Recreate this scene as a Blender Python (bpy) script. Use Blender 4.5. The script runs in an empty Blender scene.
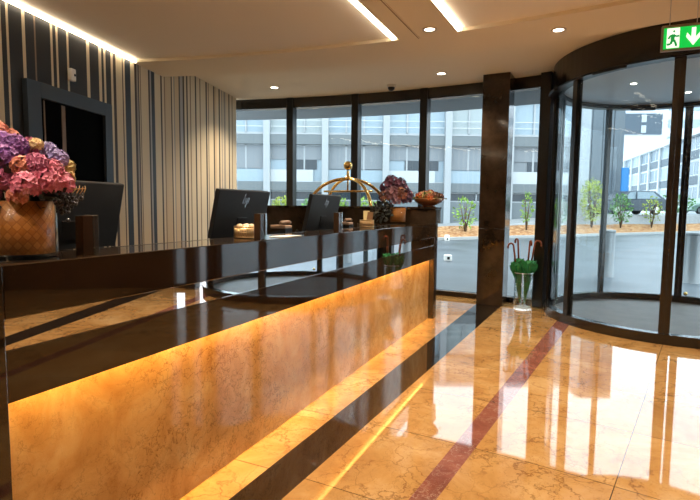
import bpy, bmesh, math, random
from mathutils import Vector, Matrix
random.seed(7)
S = bpy.context.scene
COL = S.collection
PI = math.pi
R = math.radians

# ------------------------------------------------------------------ camera
cam_d = bpy.data.cameras.new('camera'); cam = bpy.data.objects.new('camera', cam_d); COL.objects.link(cam)
F, HOR, ROLL, EYE = 510.0, 207.5, 0.011, 1.28
cam_d.sensor_fit = 'HORIZONTAL'; cam_d.sensor_width = 36.0; cam_d.lens = 36.0*F/700
cam_d.clip_start = 0.05; cam_d.clip_end = 400
pt = math.atan((250-HOR)/F)
rt0 = Vector((1, 0, 0)); up0 = Vector((0, math.sin(pt), math.cos(pt))); fw = Vector((0, math.cos(pt), -math.sin(pt)))
rt = rt0*math.cos(ROLL)+up0*math.sin(ROLL); up = up0*math.cos(ROLL)-rt0*math.sin(ROLL)
m = Matrix((rt, up, -fw)).transposed().to_4x4(); m.translation = Vector((0, 0, EYE))
cam.matrix_world = m
S.camera = cam

# ------------------------------------------------------------------ world, exposure
S.view_settings.view_transform = 'Standard'; S.view_settings.look = 'None'
S.view_settings.gamma = 1.0; S.view_settings.use_curve_mapping = False
S.view_settings.exposure = 0.0
W = bpy.data.worlds.new('overcast_sky'); S.world = W; W.use_nodes = True
wn = W.node_tree.nodes; wl = W.node_tree.links
bg = wn['Background']
tc = wn.new('ShaderNodeTexCoord'); nz = wn.new('ShaderNodeTexNoise'); nz.inputs['Scale'].default_value = 2.0; nz.inputs['Detail'].default_value = 4
cr = wn.new('ShaderNodeValToRGB')
cr.color_ramp.elements[0].color = (0.92, 0.96, 1, 1); cr.color_ramp.elements[1].color = (1, 1, 1, 1)
wl.new(tc.outputs['Generated'], nz.inputs['Vector']); wl.new(nz.outputs['Fac'], cr.inputs['Fac']); wl.new(cr.outputs['Color'], bg.inputs['Color'])
bg.inputs['Strength'].default_value = 4.6
S.cycles.max_bounces = 10; S.cycles.diffuse_bounces = 4; S.cycles.glossy_bounces = 5
S.cycles.transparent_max_bounces = 24; S.cycles.transmission_bounces = 8
S.cycles.sample_clamp_indirect = 6.0
S.cycles.use_denoising = True
WARM = (1.0, 0.82, 0.60)
DOWNLIGHT_W = 165.0
COVE = 8.0
BAND_LED = 170.0

# ------------------------------------------------------------------ helpers
CX, CY = -4.08, -5.34                      # the building is laid out on circles about this point
def PO(r, t, z=0.0): return Vector((CX+r*math.sin(R(t)), CY+r*math.cos(R(t)), z))
GX, GY, GR = -3.905, -2.575, 11.38          # the window wall: centre and radius
FC = (GX, GY)
def facade(t, d=0.0):                        # distance from the lobby centre to the window wall along a bearing
    u = Vector((math.sin(R(t)), math.cos(R(t)))); w = Vector((CX-GX, CY-GY)); b = u.dot(w)
    return -b+math.sqrt(b*b-w.dot(w)+(GR+d)**2)
def bear(p): return math.degrees(math.atan2(p.x-GX, p.y-GY))
def lin(h):
    h = h.lstrip('#'); o = []
    for i in (0, 2, 4):
        c = int(h[i:i+2], 16)/255
        o.append(c/12.92 if c <= .04045 else ((c+.055)/1.055)**2.4)
    return (o[0], o[1], o[2], 1)

class MB:
    def __init__(s): s.v = []; s.f = []; s.mi = []; s.sm = []
    def quad(s, a, b, c, d, mi=0, sm=False):
        n = len(s.v); s.v += [tuple(a), tuple(b), tuple(c), tuple(d)]; s.f.append((n, n+1, n+2, n+3)); s.mi.append(mi); s.sm.append(sm); return s
    def poly(s, pts, mi=0):
        n = len(s.v); s.v += [tuple(p) for p in pts]; s.f.append(tuple(range(n, n+len(pts)))); s.mi.append(mi); s.sm.append(False); return s
    def hexa(s, p, mi=0):
        n = len(s.v); s.v += [tuple(q) for q in p]
        for f in ((0, 3, 2, 1), (4, 5, 6, 7), (0, 1, 5, 4), (1, 2, 6, 5), (2, 3, 7, 6), (3, 0, 4, 7)):
            s.f.append(tuple(n+i for i in f)); s.mi.append(mi); s.sm.append(False)
        return s
    def box(s, x0, x1, y0, y1, z0, z1, mi=0, M=None):
        p = [Vector(q) for q in ((x0, y0, z0), (x1, y0, z0), (x1, y1, z0), (x0, y1, z0), (x0, y0, z1), (x1, y0, z1), (x1, y1, z1), (x0, y1, z1))]
        if M: p = [M @ q for q in p]
        return s.hexa(p, mi)
    def sector(s, r0, r1, t0, t1, z0, z1, n=None, mi=0, c=None):
        """solid piece of ring between two radii and two angles"""
        f = (lambda r, t, z: PO(r, t, z)) if c is None else (lambda r, t, z: Vector((c[0]+r*math.sin(R(t)), c[1]+r*math.cos(R(t)), z)))
        n = n or max(1, int(abs(t1-t0)/1.5))
        full = abs(abs(t1-t0)-360) < 1e-6
        b = len(s.v)
        for i in range(n+1):
            t = t0+(t1-t0)*i/n
            for (r, z) in ((r0, z0), (r1, z0), (r1, z1), (r0, z1)): s.v.append(tuple(f(r, t, z)))
        for i in range(n):
            o = b+4*i
            for (k, k2) in ((0, 1), (1, 2), (2, 3), (3, 0)):
                s.f.append((o+k, o+4+k, o+4+k2, o+k2)); s.mi.append(mi); s.sm.append(False)
        if not full:
            s.f.append((b, b+1, b+2, b+3)); s.mi.append(mi); s.sm.append(False)
            o = b+4*n; s.f.append((o+3, o+2, o+1, o)); s.mi.append(mi); s.sm.append(False)
        return s
    def flat(s, r0, r1, t0, t1, z, n=None, mi=0, down=False):
        n = n or max(1, int(abs(t1-t0)/1.5))
        g0 = r0 if callable(r0) else (lambda t: r0); g1 = r1 if callable(r1) else (lambda t: r1)
        for i in range(n):
            a = t0+(t1-t0)*i/n; b = t0+(t1-t0)*(i+1)/n
            q = [PO(g0(a), a, z), PO(g0(b), b, z), PO(g1(b), b, z), PO(g1(a), a, z)]
            if down: q.reverse()
            s.quad(*q, mi=mi)
        return s
    def tube(s, path, r, n=10, mi=0, cap=True):
        P = [Vector(p) for p in path]; b = len(s.v); k = len(P)
        rr = r if isinstance(r, (list, tuple)) else [r]*k
        ref = None
        for i in range(k):
            d = (P[min(i+1, k-1)]-P[max(i-1, 0)]).normalized()
            if ref is None:
                ref = Vector((0, 0, 1)) if abs(d.z) < .9 else Vector((1, 0, 0))
            x = (ref-d*ref.dot(d)).normalized(); y = d.cross(x); ref = x
            for j in range(n):
                a = 2*PI*j/n; s.v.append(tuple(P[i]+(x*math.cos(a)+y*math.sin(a))*rr[i]))
        for i in range(k-1):
            for j in range(n):
                j2 = (j+1) % n
                s.f.append((b+i*n+j, b+i*n+j2, b+(i+1)*n+j2, b+(i+1)*n+j)); s.mi.append(mi); s.sm.append(True)
        if cap:
            s.f.append(tuple(b+j for j in reversed(range(n)))); s.mi.append(mi); s.sm.append(False)
            s.f.append(tuple(b+(k-1)*n+j for j in range(n))); s.mi.append(mi); s.sm.append(False)
        return s
    def lathe(s, prof, n=32, c=(0, 0, 0), mi=0):
        b = len(s.v); k = len(prof)
        for (r, z) in prof:
            for j in range(n):
                a = 2*PI*j/n; s.v.append((c[0]+r*math.cos(a), c[1]+r*math.sin(a), c[2]+z))
        for i in range(k-1):
            for j in range(n):
                j2 = (j+1) % n
                s.f.append((b+i*n+j, b+i*n+j2, b+(i+1)*n+j2, b+(i+1)*n+j)); s.mi.append(mi); s.sm.append(True)
        return s
    def ball(s, c, r, n=16, mi=0, sz=1.0):
        return s.lathe([(max(1e-4, r*math.sin(PI*i/10)), -r*sz*math.cos(PI*i/10)) for i in range(11)], n, c, mi)
    def build(s, name, mats, parent=None, label=None, bevel=0, weld=True):
        me = bpy.data.meshes.new(name); me.from_pydata(s.v, [], s.f)
        mats = mats if isinstance(mats, (list, tuple)) else [mats]
        for m_ in mats: me.materials.append(m_)
        me.polygons.foreach_set('material_index', s.mi); me.polygons.foreach_set('use_smooth', s.sm)
        if weld:
            bm = bmesh.new(); bm.from_mesh(me)
            bmesh.ops.remove_doubles(bm, verts=bm.verts, dist=1e-5)
            bmesh.ops.dissolve_degenerate(bm, edges=bm.edges, dist=1e-6)
            bmesh.ops.recalc_face_normals(bm, faces=bm.faces)
            bm.to_mesh(me); bm.free()
        me.update()
        o = bpy.data.objects.new(name, me); COL.objects.link(o)
        if parent: o.parent = parent
        if label: o['label'] = label
        if bevel:
            bv = o.modifiers.new('bevel', 'BEVEL'); bv.width = bevel; bv.segments = 2; bv.limit_method = 'ANGLE'; bv.angle_limit = R(40)
        return o

def tag(o, label, cat, group=None, kind=None):
    o['label'] = label; o['category'] = cat
    if group: o['group'] = group
    if kind: o['kind'] = kind
    return o
def thing(name, label, cat, loc=(0, 0, 0), rz=0.0, group=None):
    o = bpy.data.objects.new(name, None); COL.objects.link(o); o.empty_display_size = .1
    o.location = loc; o.rotation_euler = (0, 0, rz)
    return tag(o, label, cat, group)
def struct(name, mb, mats, parent=None, **k):
    o = mb.build(name, mats, parent, **k)
    if parent is None: o['kind'] = 'structure'
    return o
def copy_thing(o, loc, rz, label, cat=None, group=None):
    c = o.copy(); COL.objects.link(c); c.location = loc; c.rotation_euler = (0, 0, rz); c['label'] = label
    if cat: c['category'] = cat
    if group: c['group'] = group
    for ch in list(o.children):
        d = ch.copy(); COL.objects.link(d); d.parent = c
        for g in list(ch.children):
            e = g.copy(); COL.objects.link(e); e.parent = d
    return c

# ------------------------------------------------------------------ materials
def mat(name, col, rough=.5, metal=0.0, ior=1.5, spec=.5, emit=None, estr=0, coat=0.0):
    m_ = bpy.data.materials.new(name); m_.use_nodes = True
    b = m_.node_tree.nodes['Principled BSDF']
    b.inputs['Base Color'].default_value = lin(col) if isinstance(col, str) else col
    b.inputs['Roughness'].default_value = rough; b.inputs['Metallic'].default_value = metal
    b.inputs['IOR'].default_value = ior; b.inputs['Specular IOR Level'].default_value = spec
    b.inputs['Coat Weight'].default_value = coat; b.inputs['Coat Roughness'].default_value = .03
    if emit:
        b.inputs['Emission Color'].default_value = emit if len(emit) == 4 else (*emit, 1); b.inputs['Emission Strength'].default_value = estr
    return m_
class NT:
    def __init__(s, m_): s.m = m_; s.t = m_.node_tree; s.n = s.t.nodes; s.l = s.t.links; s.b = s.n['Principled BSDF']
    def node(s, ty, **k):
        n = s.n.new(ty)
        for a, v in k.items():
            if a in n.inputs: n.inputs[a].default_value = v
            else: setattr(n, a, v)
        return n
    def link(s, a, b): s.l.new(a, b)
    def math(s, op, a, b=None, c=None):
        n = s.n.new('ShaderNodeMath'); n.operation = op
        for i, v in enumerate((a, b, c)):
            if v is None: continue
            if isinstance(v, (int, float)): n.inputs[i].default_value = v
            else: s.l.new(v, n.inputs[i])
        return n.outputs[0]
    def ramp(s, fac, stops, interp='LINEAR'):
        n = s.n.new('ShaderNodeValToRGB'); cr_ = n.color_ramp; cr_.interpolation = interp
        while len(cr_.elements) < len(stops): cr_.elements.new(.5)
        for e, (p, c) in zip(cr_.elements, stops): e.position = p; e.color = lin(c) if isinstance(c, str) else c
        s.l.new(fac, n.inputs['Fac']); return n.outputs['Color']
    def mix(s, fac, a, b, bt='MIX'):
        n = s.n.new('ShaderNodeMix'); n.data_type = 'RGBA'; n.blend_type = bt
        for sock, v in ((n.inputs[0], fac), (n.inputs[6], a), (n.inputs[7], b)):
            if isinstance(v, (int, float)): sock.default_value = v
            elif isinstance(v, (tuple, list)): sock.default_value = v
            else: s.l.new(v, sock)
        return n.outputs[2]

def marble(name, c_dark, c_mid, c_light, vein, rough=.04, ior=1.5, scale=1.0, joints=False):
    m_ = mat(name, c_mid, rough, ior=ior); t = NT(m_)
    geo = t.node('ShaderNodeNewGeometry'); pos = geo.outputs['Position']
    n1 = t.node('ShaderNodeTexNoise', Scale=2.2*scale, Detail=8.0, Roughness=.65, Distortion=.6); t.link(pos, n1.inputs['Vector'])
    base = t.ramp(n1.outputs['Fac'], [(.28, c_dark), (.5, c_mid), (.72, c_light)])
    n2 = t.node('ShaderNodeTexNoise', Scale=3.5*scale, Detail=6.0, Roughness=.6); t.link(pos, n2.inputs['Vector'])
    wob = t.node('ShaderNodeVectorMath', operation='MULTIPLY_ADD'); t.link(n2.outputs['Color'], wob.inputs[0]); wob.inputs[1].default_value = (.55, .55, .55); t.link(pos, wob.inputs[2])
    vo = t.node('ShaderNodeTexVoronoi', Scale=4.2*scale); vo.feature = 'DISTANCE_TO_EDGE'; t.link(wob.outputs[0], vo.inputs['Vector'])
    v1 = t.ramp(vo.outputs['Distance'], [(0.0, (1, 1, 1, 1)), (.035, (0, 0, 0, 1))])
    vo2 = t.node('ShaderNodeTexVoronoi', Scale=11*scale); vo2.feature = 'DISTANCE_TO_EDGE'; t.link(wob.outputs[0], vo2.inputs['Vector'])
    v2 = t.ramp(vo2.outputs['Distance'], [(0.0, (.6, .6, .6, 1)), (.03, (0, 0, 0, 1))])
    n3 = t.node('ShaderNodeTexNoise', Scale=1.3*scale, Detail=3.0); t.link(pos, n3.inputs['Vector'])
    msk = t.ramp(n3.outputs['Fac'], [(.30, (0, 0, 0, 1)), (.56, (1, 1, 1, 1))])
    vv = t.math('MULTIPLY', t.math('MAXIMUM', v1, v2), msk)
    vv = t.math('MULTIPLY', vv, .75)
    col = t.mix(vv, base, lin(vein))
    if joints:
        sp = t.node('ShaderNodeSeparateXYZ'); t.link(pos, sp.inputs[0])
        x = t.math('SUBTRACT', sp.outputs[0], CX); y = t.math('SUBTRACT', sp.outputs[1], CY)
        r_ = t.math('SQRT', t.math('ADD', t.math('MULTIPLY', x, x), t.math('MULTIPLY', y, y)))
        th = t.math('MULTIPLY', t.math('ARCTAN2', x, y), 180/PI)
        ra = t.math('DIVIDE', t.math('SUBTRACT', r_, 9.29-7.1), .71)
        ta = t.math('DIVIDE', t.math('SUBTRACT', th, 34.95-45), 4.5)
        fr = t.math('FRACT', ra); fr = t.math('MULTIPLY', t.math('MINIMUM', fr, t.math('SUBTRACT', 1.0, fr)), .71)
        ft = t.math('FRACT', ta); ft = t.math('MULTIPLY', t.math('MULTIPLY', t.math('MINIMUM', ft, t.math('SUBTRACT', 1.0, ft)), R(4.5)), r_)
        j = t.math('LESS_THAN', t.math('MINIMUM', fr, ft), .0022)
        cv = t.node('ShaderNodeCombineXYZ'); t.link(t.math('FLOOR', ra), cv.inputs[0]); t.link(t.math('FLOOR', ta), cv.inputs[1])
        wn_ = t.node('ShaderNodeTexWhiteNoise'); wn_.noise_dimensions = '3D'; t.link(cv.outputs[0], wn_.inputs['Vector'])
        tone = t.math('ADD', t.math('MULTIPLY', wn_.outputs['Value'], .18), .91)
        hs = t.node('ShaderNodeHueSaturation'); t.link(col, hs.inputs['Color']); t.link(tone, hs.inputs['Value'])
        col = t.mix(j, hs.outputs['Color'], lin('5a3d20'))
    t.link(col, t.b.inputs['Base Color'])
    return m_

def granite(name, c0, c1, rough=.03, ior=1.8, fleck_glint=.12):
    m_ = mat(name, c0, rough, ior=ior); t = NT(m_)
    geo = t.node('ShaderNodeNewGeometry')
    n1 = t.node('ShaderNodeTexNoise', Scale=3.0, Detail=6.0, Roughness=.7); t.link(geo.outputs['Position'], n1.inputs['Vector'])
    vo = t.node('ShaderNodeTexVoronoi', Scale=60.0); t.link(geo.outputs['Position'], vo.inputs['Vector'])
    sp = t.ramp(vo.outputs['Distance'], [(.0, (1, 1, 1, 1)), (.12, (0, 0, 0, 1))])
    base = t.ramp(n1.outputs['Fac'], [(.35, c0), (.7, c1)])
    rn = t.math('GREATER_THAN', t.node('ShaderNodeSeparateColor').outputs[0], 2) if False else None
    c = t.mix(t.math('MULTIPLY', sp, fleck_glint), base, lin('8a7a68'))
    t.link(c, t.b.inputs['Base Color']); return m_

def glass(name, tint, ior=1.5, extra=0.0, rough=0.0):
    m_ = bpy.data.materials.new(name); m_.use_nodes = True; nt = m_.node_tree; nt.nodes.clear()
    out = nt.nodes.new('ShaderNodeOutputMaterial'); mx = nt.nodes.new('ShaderNodeMixShader')
    tr = nt.nodes.new('ShaderNodeBsdfTransparent'); tr.inputs['Color'].default_value = (*tint, 1)
    gl = nt.nodes.new('ShaderNodeBsdfGlossy'); gl.inputs['Roughness'].default_value = rough; gl.inputs['Color'].default_value = (1, 1, 1, 1)
    lw = nt.nodes.new('ShaderNodeLayerWeight'); lw.inputs['Blend'].default_value = .5
    pw = nt.nodes.new('ShaderNodeMath'); pw.operation = 'POWER'; pw.inputs[1].default_value = 5.0
    f0 = ((ior-1)/(ior+1))**2+extra
    ma = nt.nodes.new('ShaderNodeMath'); ma.operation = 'MULTIPLY_ADD'; ma.inputs[1].default_value = 1-f0; ma.inputs[2].default_value = f0
    nt.links.new(lw.outputs['Facing'], pw.inputs[0]); nt.links.new(pw.outputs[0], ma.inputs[0]); nt.links.new(ma.outputs[0], mx.inputs[0])
    nt.links.new(tr.outputs[0], mx.inputs[1]); nt.links.new(gl.outputs[0], mx.inputs[2]); nt.links.new(mx.outputs[0], out.inputs[0])
    return m_
def varied(name, cols, scale=6.0, rough=.6, **k):
    m_ = mat(name, cols[0], rough, **k); t = NT(m_)
    tcn = t.node('ShaderNodeTexCoord'); n1 = t.node('ShaderNodeTexNoise', Scale=scale, Detail=4.0); t.link(tcn.outputs['Object'], n1.inputs['Vector'])
    n = len(cols)
    t.link(t.ramp(n1.outputs['Fac'], [(.3+.4*i/max(1, n-1), c) for i, c in enumerate(cols)]), t.b.inputs['Base Color'])
    return m_
def petal(name, cols):
    m_ = mat(name, cols[0], .6); t = NT(m_)
    gi = t.node('ShaderNodeNewGeometry')
    t.link(t.ramp(gi.outputs['Random Per Island'], [(i/max(1, len(cols)-1), c) for i, c in enumerate(cols)]), t.b.inputs['Base Color'])
    return m_

M = {}
M['floor'] = marble('floor_marble', '936838', 'ad8450', 'c2a070', '643f20', .035, 1.95, 1.0, joints=True)
M['panel'] = marble('counter_marble', 'b4824a', 'cda066', 'dcba88', '54300f', .06, 1.5, 1.9)
M['red'] = marble('red_marble', '663a30', '804c3e', '98604e', 'a88c7c', .04, 1.95, 1.6)
M['strip'] = granite('black_floor_granite', '171310', '28221c', .03, 1.95)
M['granite'] = granite('dark_counter_granite', '231911', '392b1e', .035, 1.72)
M['pillar'] = granite('brown_pillar_granite', '20180f', '43352a', .09, 1.5, .3)  # stone flecks made stronger to paint light glints into the colour
M['mirror'] = mat('mirror_band', (.86, .86, .88, 1), .015, 1.0)
M['ceil'] = mat('ceiling_plaster', 'e8dcc2', .85)
M['coffer'] = mat('coffer_plaster', 'f2eadb', .8)
M['led'] = mat('led_strip_light', (1, 1, 1, 1), emit=(1.0, .86, .66), estr=COVE)
M['wallled'] = mat('wall_led_light', (1, 1, 1, 1), emit=(1.0, .84, .62), estr=COVE)
M['amber'] = mat('amber_led_light', (1, 1, 1, 1), emit=(1.0, .56, .13), estr=BAND_LED)
M['lamp'] = mat('downlight_lens', (1, 1, 1, 1), emit=(1.0, .86, .66), estr=9)
M['lamp_rim'] = mat('downlight_rim', 'd8d0c4', .4)
M['bronze'] = mat('bronze_frame', '1b1510', .25, .0, 1.6)
M['dkframe'] = mat('black_frame', '0d0d0d', .3)
M['drum'] = varied('drum_bronze', ['191511', '221c16'], 1.0, .2, ior=1.6)
M['drumceil'] = mat('drum_ceiling', 'c8d0d6', .4)
M['mat'] = varied('entrance_mat', ['3a332d', '4c443c'], 5, .55)
M['glass'] = glass('window_glass', (.80, .86, .88), 1.28)
M['doorglass'] = glass('door_glass', (.87, .92, .94), 1.25)
M['clear'] = glass('clear_glass', (.97, .98, .98), 1.45)
M['dark_wall'] = varied('dark_wood_wall', ['2a1a10', '3a2618'], 2.5, .4)
M['black'] = mat('black_plastic', '0b0b0c', .35)
M['monitor'] = mat('monitor_shell', '15171a', .42)
M['silver'] = mat('silver_logo', 'c8ccd2', .25, 1.0)
M['white'] = mat('white_plastic', 'e8e6e0', .5)
M['brass'] = mat('polished_brass', (.83, .56, .20, 1), .14, 1.0)
M['gold'] = mat('gold_wire', (.80, .58, .30, 1), .28, 1.0)
M['carpet'] = varied('trolley_carpet', ['4a1512', '5c1c18'], 40, .95)
M['rubber'] = mat('rubber', '101010', .8)
M['tan'] = mat('tan_plastic', '8a705a', .5)
M['paper'] = mat('paper', 'e4e6e4', .7)
M['cream'] = mat('cream_card', 'd8bfa0', .6)
M['walnut'] = mat('brown_acrylic', '35251a', .15)
M['navyframe'] = mat('slate_blue_frame', '384450', .5)
M['green_cloth'] = varied('green_umbrella_cloth', ['126030', '1f7a40', '0d4422'], 14, .7)
M['crook'] = mat('cherry_wood', '7c4024', .35)
M['steel'] = mat('brushed_steel', (.55, .56, .56, 1), .35, 1.0)

# ------------------------------------------------------------------ room shell
T0, T1 = 8.95, 62.0                         # bearings of the two side walls
RB, RF = 4.2, 13.85                         # back wall, window wall
Z1, Z2 = 2.81, 3.02
DT, DR = 34.95, 1.42                        # round door: bearing and radius
DC = PO(13.80, DT)

fl = MB()
for (a, b, k) in ((4, 25.48, 0), (25.48, 26.88, 1), (26.88, 30.15, 0), (30.15, 30.84, 2), (30.84, 39.1, 0), (39.1, 39.79, 2), (39.79, 43.05, 0), (43.05, 44.45, 1), (44.45, 62.3, 0)):
    fl.flat(RB-.3, lambda t: facade(t, .07), a, b, 0.0, n=max(1, int((b-a)/.7)), mi=k)
struct('floor', fl, [M['floor'], M['strip'], M['red']])

# ceilings: low panel, two raised coffers, high panel along the glass
LA, LB = 23.95, 26.75                       # bearings of the coffer edges
RC, RZ = 11.10, 11.72                       # outer edge of the coffers, step to the high ceiling
CO = Z1+.03
ce = MB()
ce.flat(RC, RZ, 4, 62.3, Z1, 60, down=True)
ce.flat(RB-.3, RC, LA, LB, Z1, 3, down=True)
ce.flat(RB-.3, RC, 44, 62.3, Z1, 14, down=True)
ce.flat(RZ, lambda t: facade(t, .12), 4, 62.3, Z2, 60, down=True)
ce.flat(RB-.3, RC, 4, LA, CO, 26, mi=1, down=True)
ce.flat(RB-.3, RC, LB, 44, CO, 20, mi=1, down=True)
def riser(r, a, b, za, zb, n, mi=0):
    for i in range(n):
        p = a+(b-a)*i/n; q = a+(b-a)*(i+1)/n
        ce.quad(PO(r, p, za), PO(r, q, za), PO(r, q, zb), PO(r, p, zb), mi=mi)
riser(RZ, 4, 62.3, Z1, Z2, 60); riser(RC, 4, LA, Z1, CO, 30); riser(RC, LB, 44, Z1, CO, 20)
for a in (LA, LB, 44): ce.quad(PO(RB-.3, a, Z1), PO(RC, a, Z1), PO(RC, a, CO), PO(RB-.3, a, CO))
for a, b in ((RB-.3, RC),): pass
struct('ceiling', ce, [M['ceil'], M['coffer']], weld=False)
# roof slab closing the void above
rs = MB(); rs.sector(RB-.4, RF+.1, 4, 62.3, Z2+.02, Z2+.3, 40); struct('trim_1', rs, M['ceil'])

# striped wall on the left
WA = Vector((-2.649, 3.972, 0)); WB = Vector((-1.874, 8.401, 0)); WU = (WB-WA).normalized(); WN = Vector((WU.y, -WU.x, 0))
def WP(s, off=0.0, z=0.0): return WA+WU*s+WN*off+Vector((0, 0, z))
STR = [(-0.052,'C'),(-0.003,'K'),(0.043,'C'),(0.065,'K'),(0.194,'C'),(0.226,'K'),(0.318,'T'),(0.335,'K'),(0.495,'C'),(0.521,'K'),(0.559,'C'),(0.583,'K'),(0.688,'C'),(0.713,'K'),(0.945,'C'),(0.987,'K'),(1.118,'C'),(1.16,'K'),(1.194,'C'),(1.225,'K'),(1.304,'C'),(1.34,'B'),(1.385,'C'),(1.489,'B'),(1.506,'C'),(1.536,'N'),(1.634,'C'),(1.708,'B'),(1.746,'G'),(1.775,'B'),(1.794,'C'),(1.809,'T'),(1.827,'C'),(1.973,'B'),(2.004,'L'),(2.035,'N'),(2.103,'C'),(2.23,'B'),(2.264,'C'),(2.31,'T'),(2.333,'P'),(2.47,'B'),(2.497,'C'),(2.536,'G'),(2.561,'P'),(2.662,'B'),(2.693,'L'),(2.766,'B'),(2.806,'C'),(2.86,'B'),(2.896,'C'),(2.957,'T'),(2.985,'C'),(3.1,'B'),(3.138,'C'),(3.233,'T'),(3.264,'C'),(3.419,'B'),(3.461,'C'),(3.493,'T'),(3.519,'C'),(3.666,'B'),(3.707,'P'),(3.769,'C'),(3.85,'B'),(3.893,'C'),(3.947,'G'),(3.984,'C'),(4.028,'G'),(4.096,'C'),(4.211,'B'),(4.25,'C'),(4.338,'T'),(4.37,'C')]
pre = []; s_ = -0.052; k_ = 0
while s_ > -5.6:
    w_ = random.choice((.04, .12, .2, .03, .09)); s_ -= w_; pre.append((s_, 'KCNCB'[k_ % 5])); k_ += 1
STR = pre[::-1]+STR
SI = {'C': 0, 'K': 1, 'N': 2, 'B': 3, 'T': 4, 'G': 5, 'L': 6, 'P': 7}
SM = [mat('stripe_cream', 'd8c7a6', .6), mat('stripe_black', '1c1b1b', .5), mat('stripe_navy', '15222e', .5), mat('stripe_brown', '382a1e', .55),
      mat('stripe_tan', '87705a', .6), mat('stripe_grey', '9a9186', .6), mat('stripe_lilac_grey', 'a8a39c', .6), mat('stripe_peach', 'ccb490', .6)]
wl_ = MB()
for i, (s0, c) in enumerate(STR):
    s1 = STR[i+1][0] if i+1 < len(STR) else 4.52
    wl_.quad(WP(s0, 0, 0), WP(s1, 0, 0), WP(s1, 0, Z2), WP(s0, 0, Z2), mi=SI[c])
o = STR[0][0]
wl_.quad(WP(o, -.15, 0), WP(4.52, -.15, 0), WP(4.52, -.15, Z2), WP(o, -.15, Z2), mi=0)
wl_.quad(WP(o, -.15, 0), WP(o, 0, 0), WP(o, 0, Z2), WP(o, -.15, Z2), mi=0)
wl_.quad(WP(4.52, -.15, 0), WP(4.52, 0, 0), WP(4.52, 0, Z2), WP(4.52, -.15, Z2), mi=0)
struct('wall_left', wl_, SM)
# light slots: along the striped wall and along both coffer edges
def wall_strip(s0, s1, off0, off1, z):
    mb = MB(); a, b, c, d = WP(s0, off0), WP(s1, off0), WP(s1, off1), WP(s0, off1)
    mb.hexa([p+Vector((0, 0, z-.012)) for p in (a, b, c, d)]+[p+Vector((0, 0, z+.01)) for p in (a, b, c, d)]); return mb
# wall_right, wall_back, facade right of the door
wr = MB(); wr.sector(RB-.3, facade(T1, .1), T1, T1+.8, 0, Z2+.02, 1); struct('wall_right', wr, M['dark_wall'])
wb = MB(); wb.sector(RB-.3, RB, 4, 62.4, 0, Z2+.02, 40); struct('wall_back', wb, mat('back_wall', '6a4c34', .7))
wf = MB(); wf.sector(GR-.05, GR+.15, 51.6, bear(PO(facade(T1+.3), T1+.3)), 0, Z2+.02, 12, c=FC); struct('wall_front', wf, M['dark_wall'])

led_th = thing('linear_light', 'bright linear light slot along the top of the striped wall', 'light', WP(0, .02, Z1))
led_th.rotation_euler = (0, 0, math.atan2(WU.y, WU.x))
b = MB().box(-5.5, 1.69, -.022, .0, -.006, .012); b.build('led_strip', M['wallled'], led_th)
for (t, lab, r0, r1) in ((LA-.22, 'bright linear ceiling light nearest the striped wall, angled above the counter', -5.6, 0), (LB+.08, 'bright linear ceiling light nearer the exit sign', -5.6, 0)):
    p = PO(RC-.01, t, CO-.006)
    q = thing('linear_light', lab, 'light', p, R(90-t), 'linear ceiling lights')
    MB().box(r0, r1, -.022, .022, -.022, .004).build('led_strip', M['led'], q)
    for e in (r0-.01, r1): MB().box(e, e+.006, -.024, .024, -.022, .004).build('end_cap', M['lamp_rim'], q)

# downlights
def spot(parent, w, size=125):
    l = bpy.data.lights.new('downlight_beam', 'SPOT'); l.energy = w; l.color = WARM; l.spot_size = R(size); l.spot_blend = .7; l.shadow_soft_size = .05
    lo = bpy.data.objects.new('beam', l); COL.objects.link(lo); lo.parent = parent; lo.location = (0, 0, -.03); return lo
def downlight(p, lab, w, rad=.043):
    d = thing('downlight', lab, 'light', p, 0, 'recessed ceiling downlights')
    MB().lathe([(rad, -.006), (rad+.018, -.008), (rad+.02, 0)], 24).build('rim', M['lamp_rim'], d)
    MB().lathe([(1e-4, -.004), (rad, -.004)], 24).build('lens', M['lamp'], d)
    spot(d, w)
downlight(PO(13.3, 12.8, Z2), 'round downlight above the window nearest the striped wall', DOWNLIGHT_W, .052)
downlight(PO(13.18, 23.4, Z2), 'round downlight just left of the dark granite pillar top', DOWNLIGHT_W, .052)
downlight(PO(10.93, 25.7, Z1), 'round downlight between the two linear ceiling lights', DOWNLIGHT_W)
downlight(PO(11.43, 30.7, Z1), 'round downlight in front of the round glass entrance', DOWNLIGHT_W)
for (r, t) in ((9.3, 25.4), (7.8, 25.4), (6.3, 25.4), (11.4, 41), (11.4, 50), (8.5, 47), (8.5, 56), (6, 47)):  # unseen downlights, added to fill the lobby with light
    downlight(PO(r, t, Z1), 'recessed ceiling downlight out of view, added as fill light for the lobby', DOWNLIGHT_W)

# dome camera on the ceiling
p = PO(12.95+.65, 20.2, Z2); p = Vector((.56, 7.41, Z2))
dcm = thing('dome_camera', 'small dark dome camera on the ceiling above the middle windows', 'camera', p)
MB().lathe([(.065, 0), (.065, -.03), (.05, -.035)], 20).build('mount', M['lamp_rim'], dcm)
MB().lathe([(.05, -.035), (.045, -.06), (.025, -.08), (1e-4, -.085)], 20).build('dome', M['black'], dcm)
# slim dark slot vent beside the first linear light
p = PO(RC+.02, 24.9, Z1-.002)
sv = thing('slot_vent', 'thin dark air slot in the ceiling beside a linear light', 'vent', p, R(90-24.9))
MB().box(-3.2, 0, -.006, .006, -.003, .001).build('slot', mat('slot_dark', '8a745a', .8), sv)
MB().box(-3.2, 0, .006, .012, -.005, .001).box(-3.2, 0, -.012, -.006, -.005, .001).build('edge_profile', M['ceil'], sv)

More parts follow.
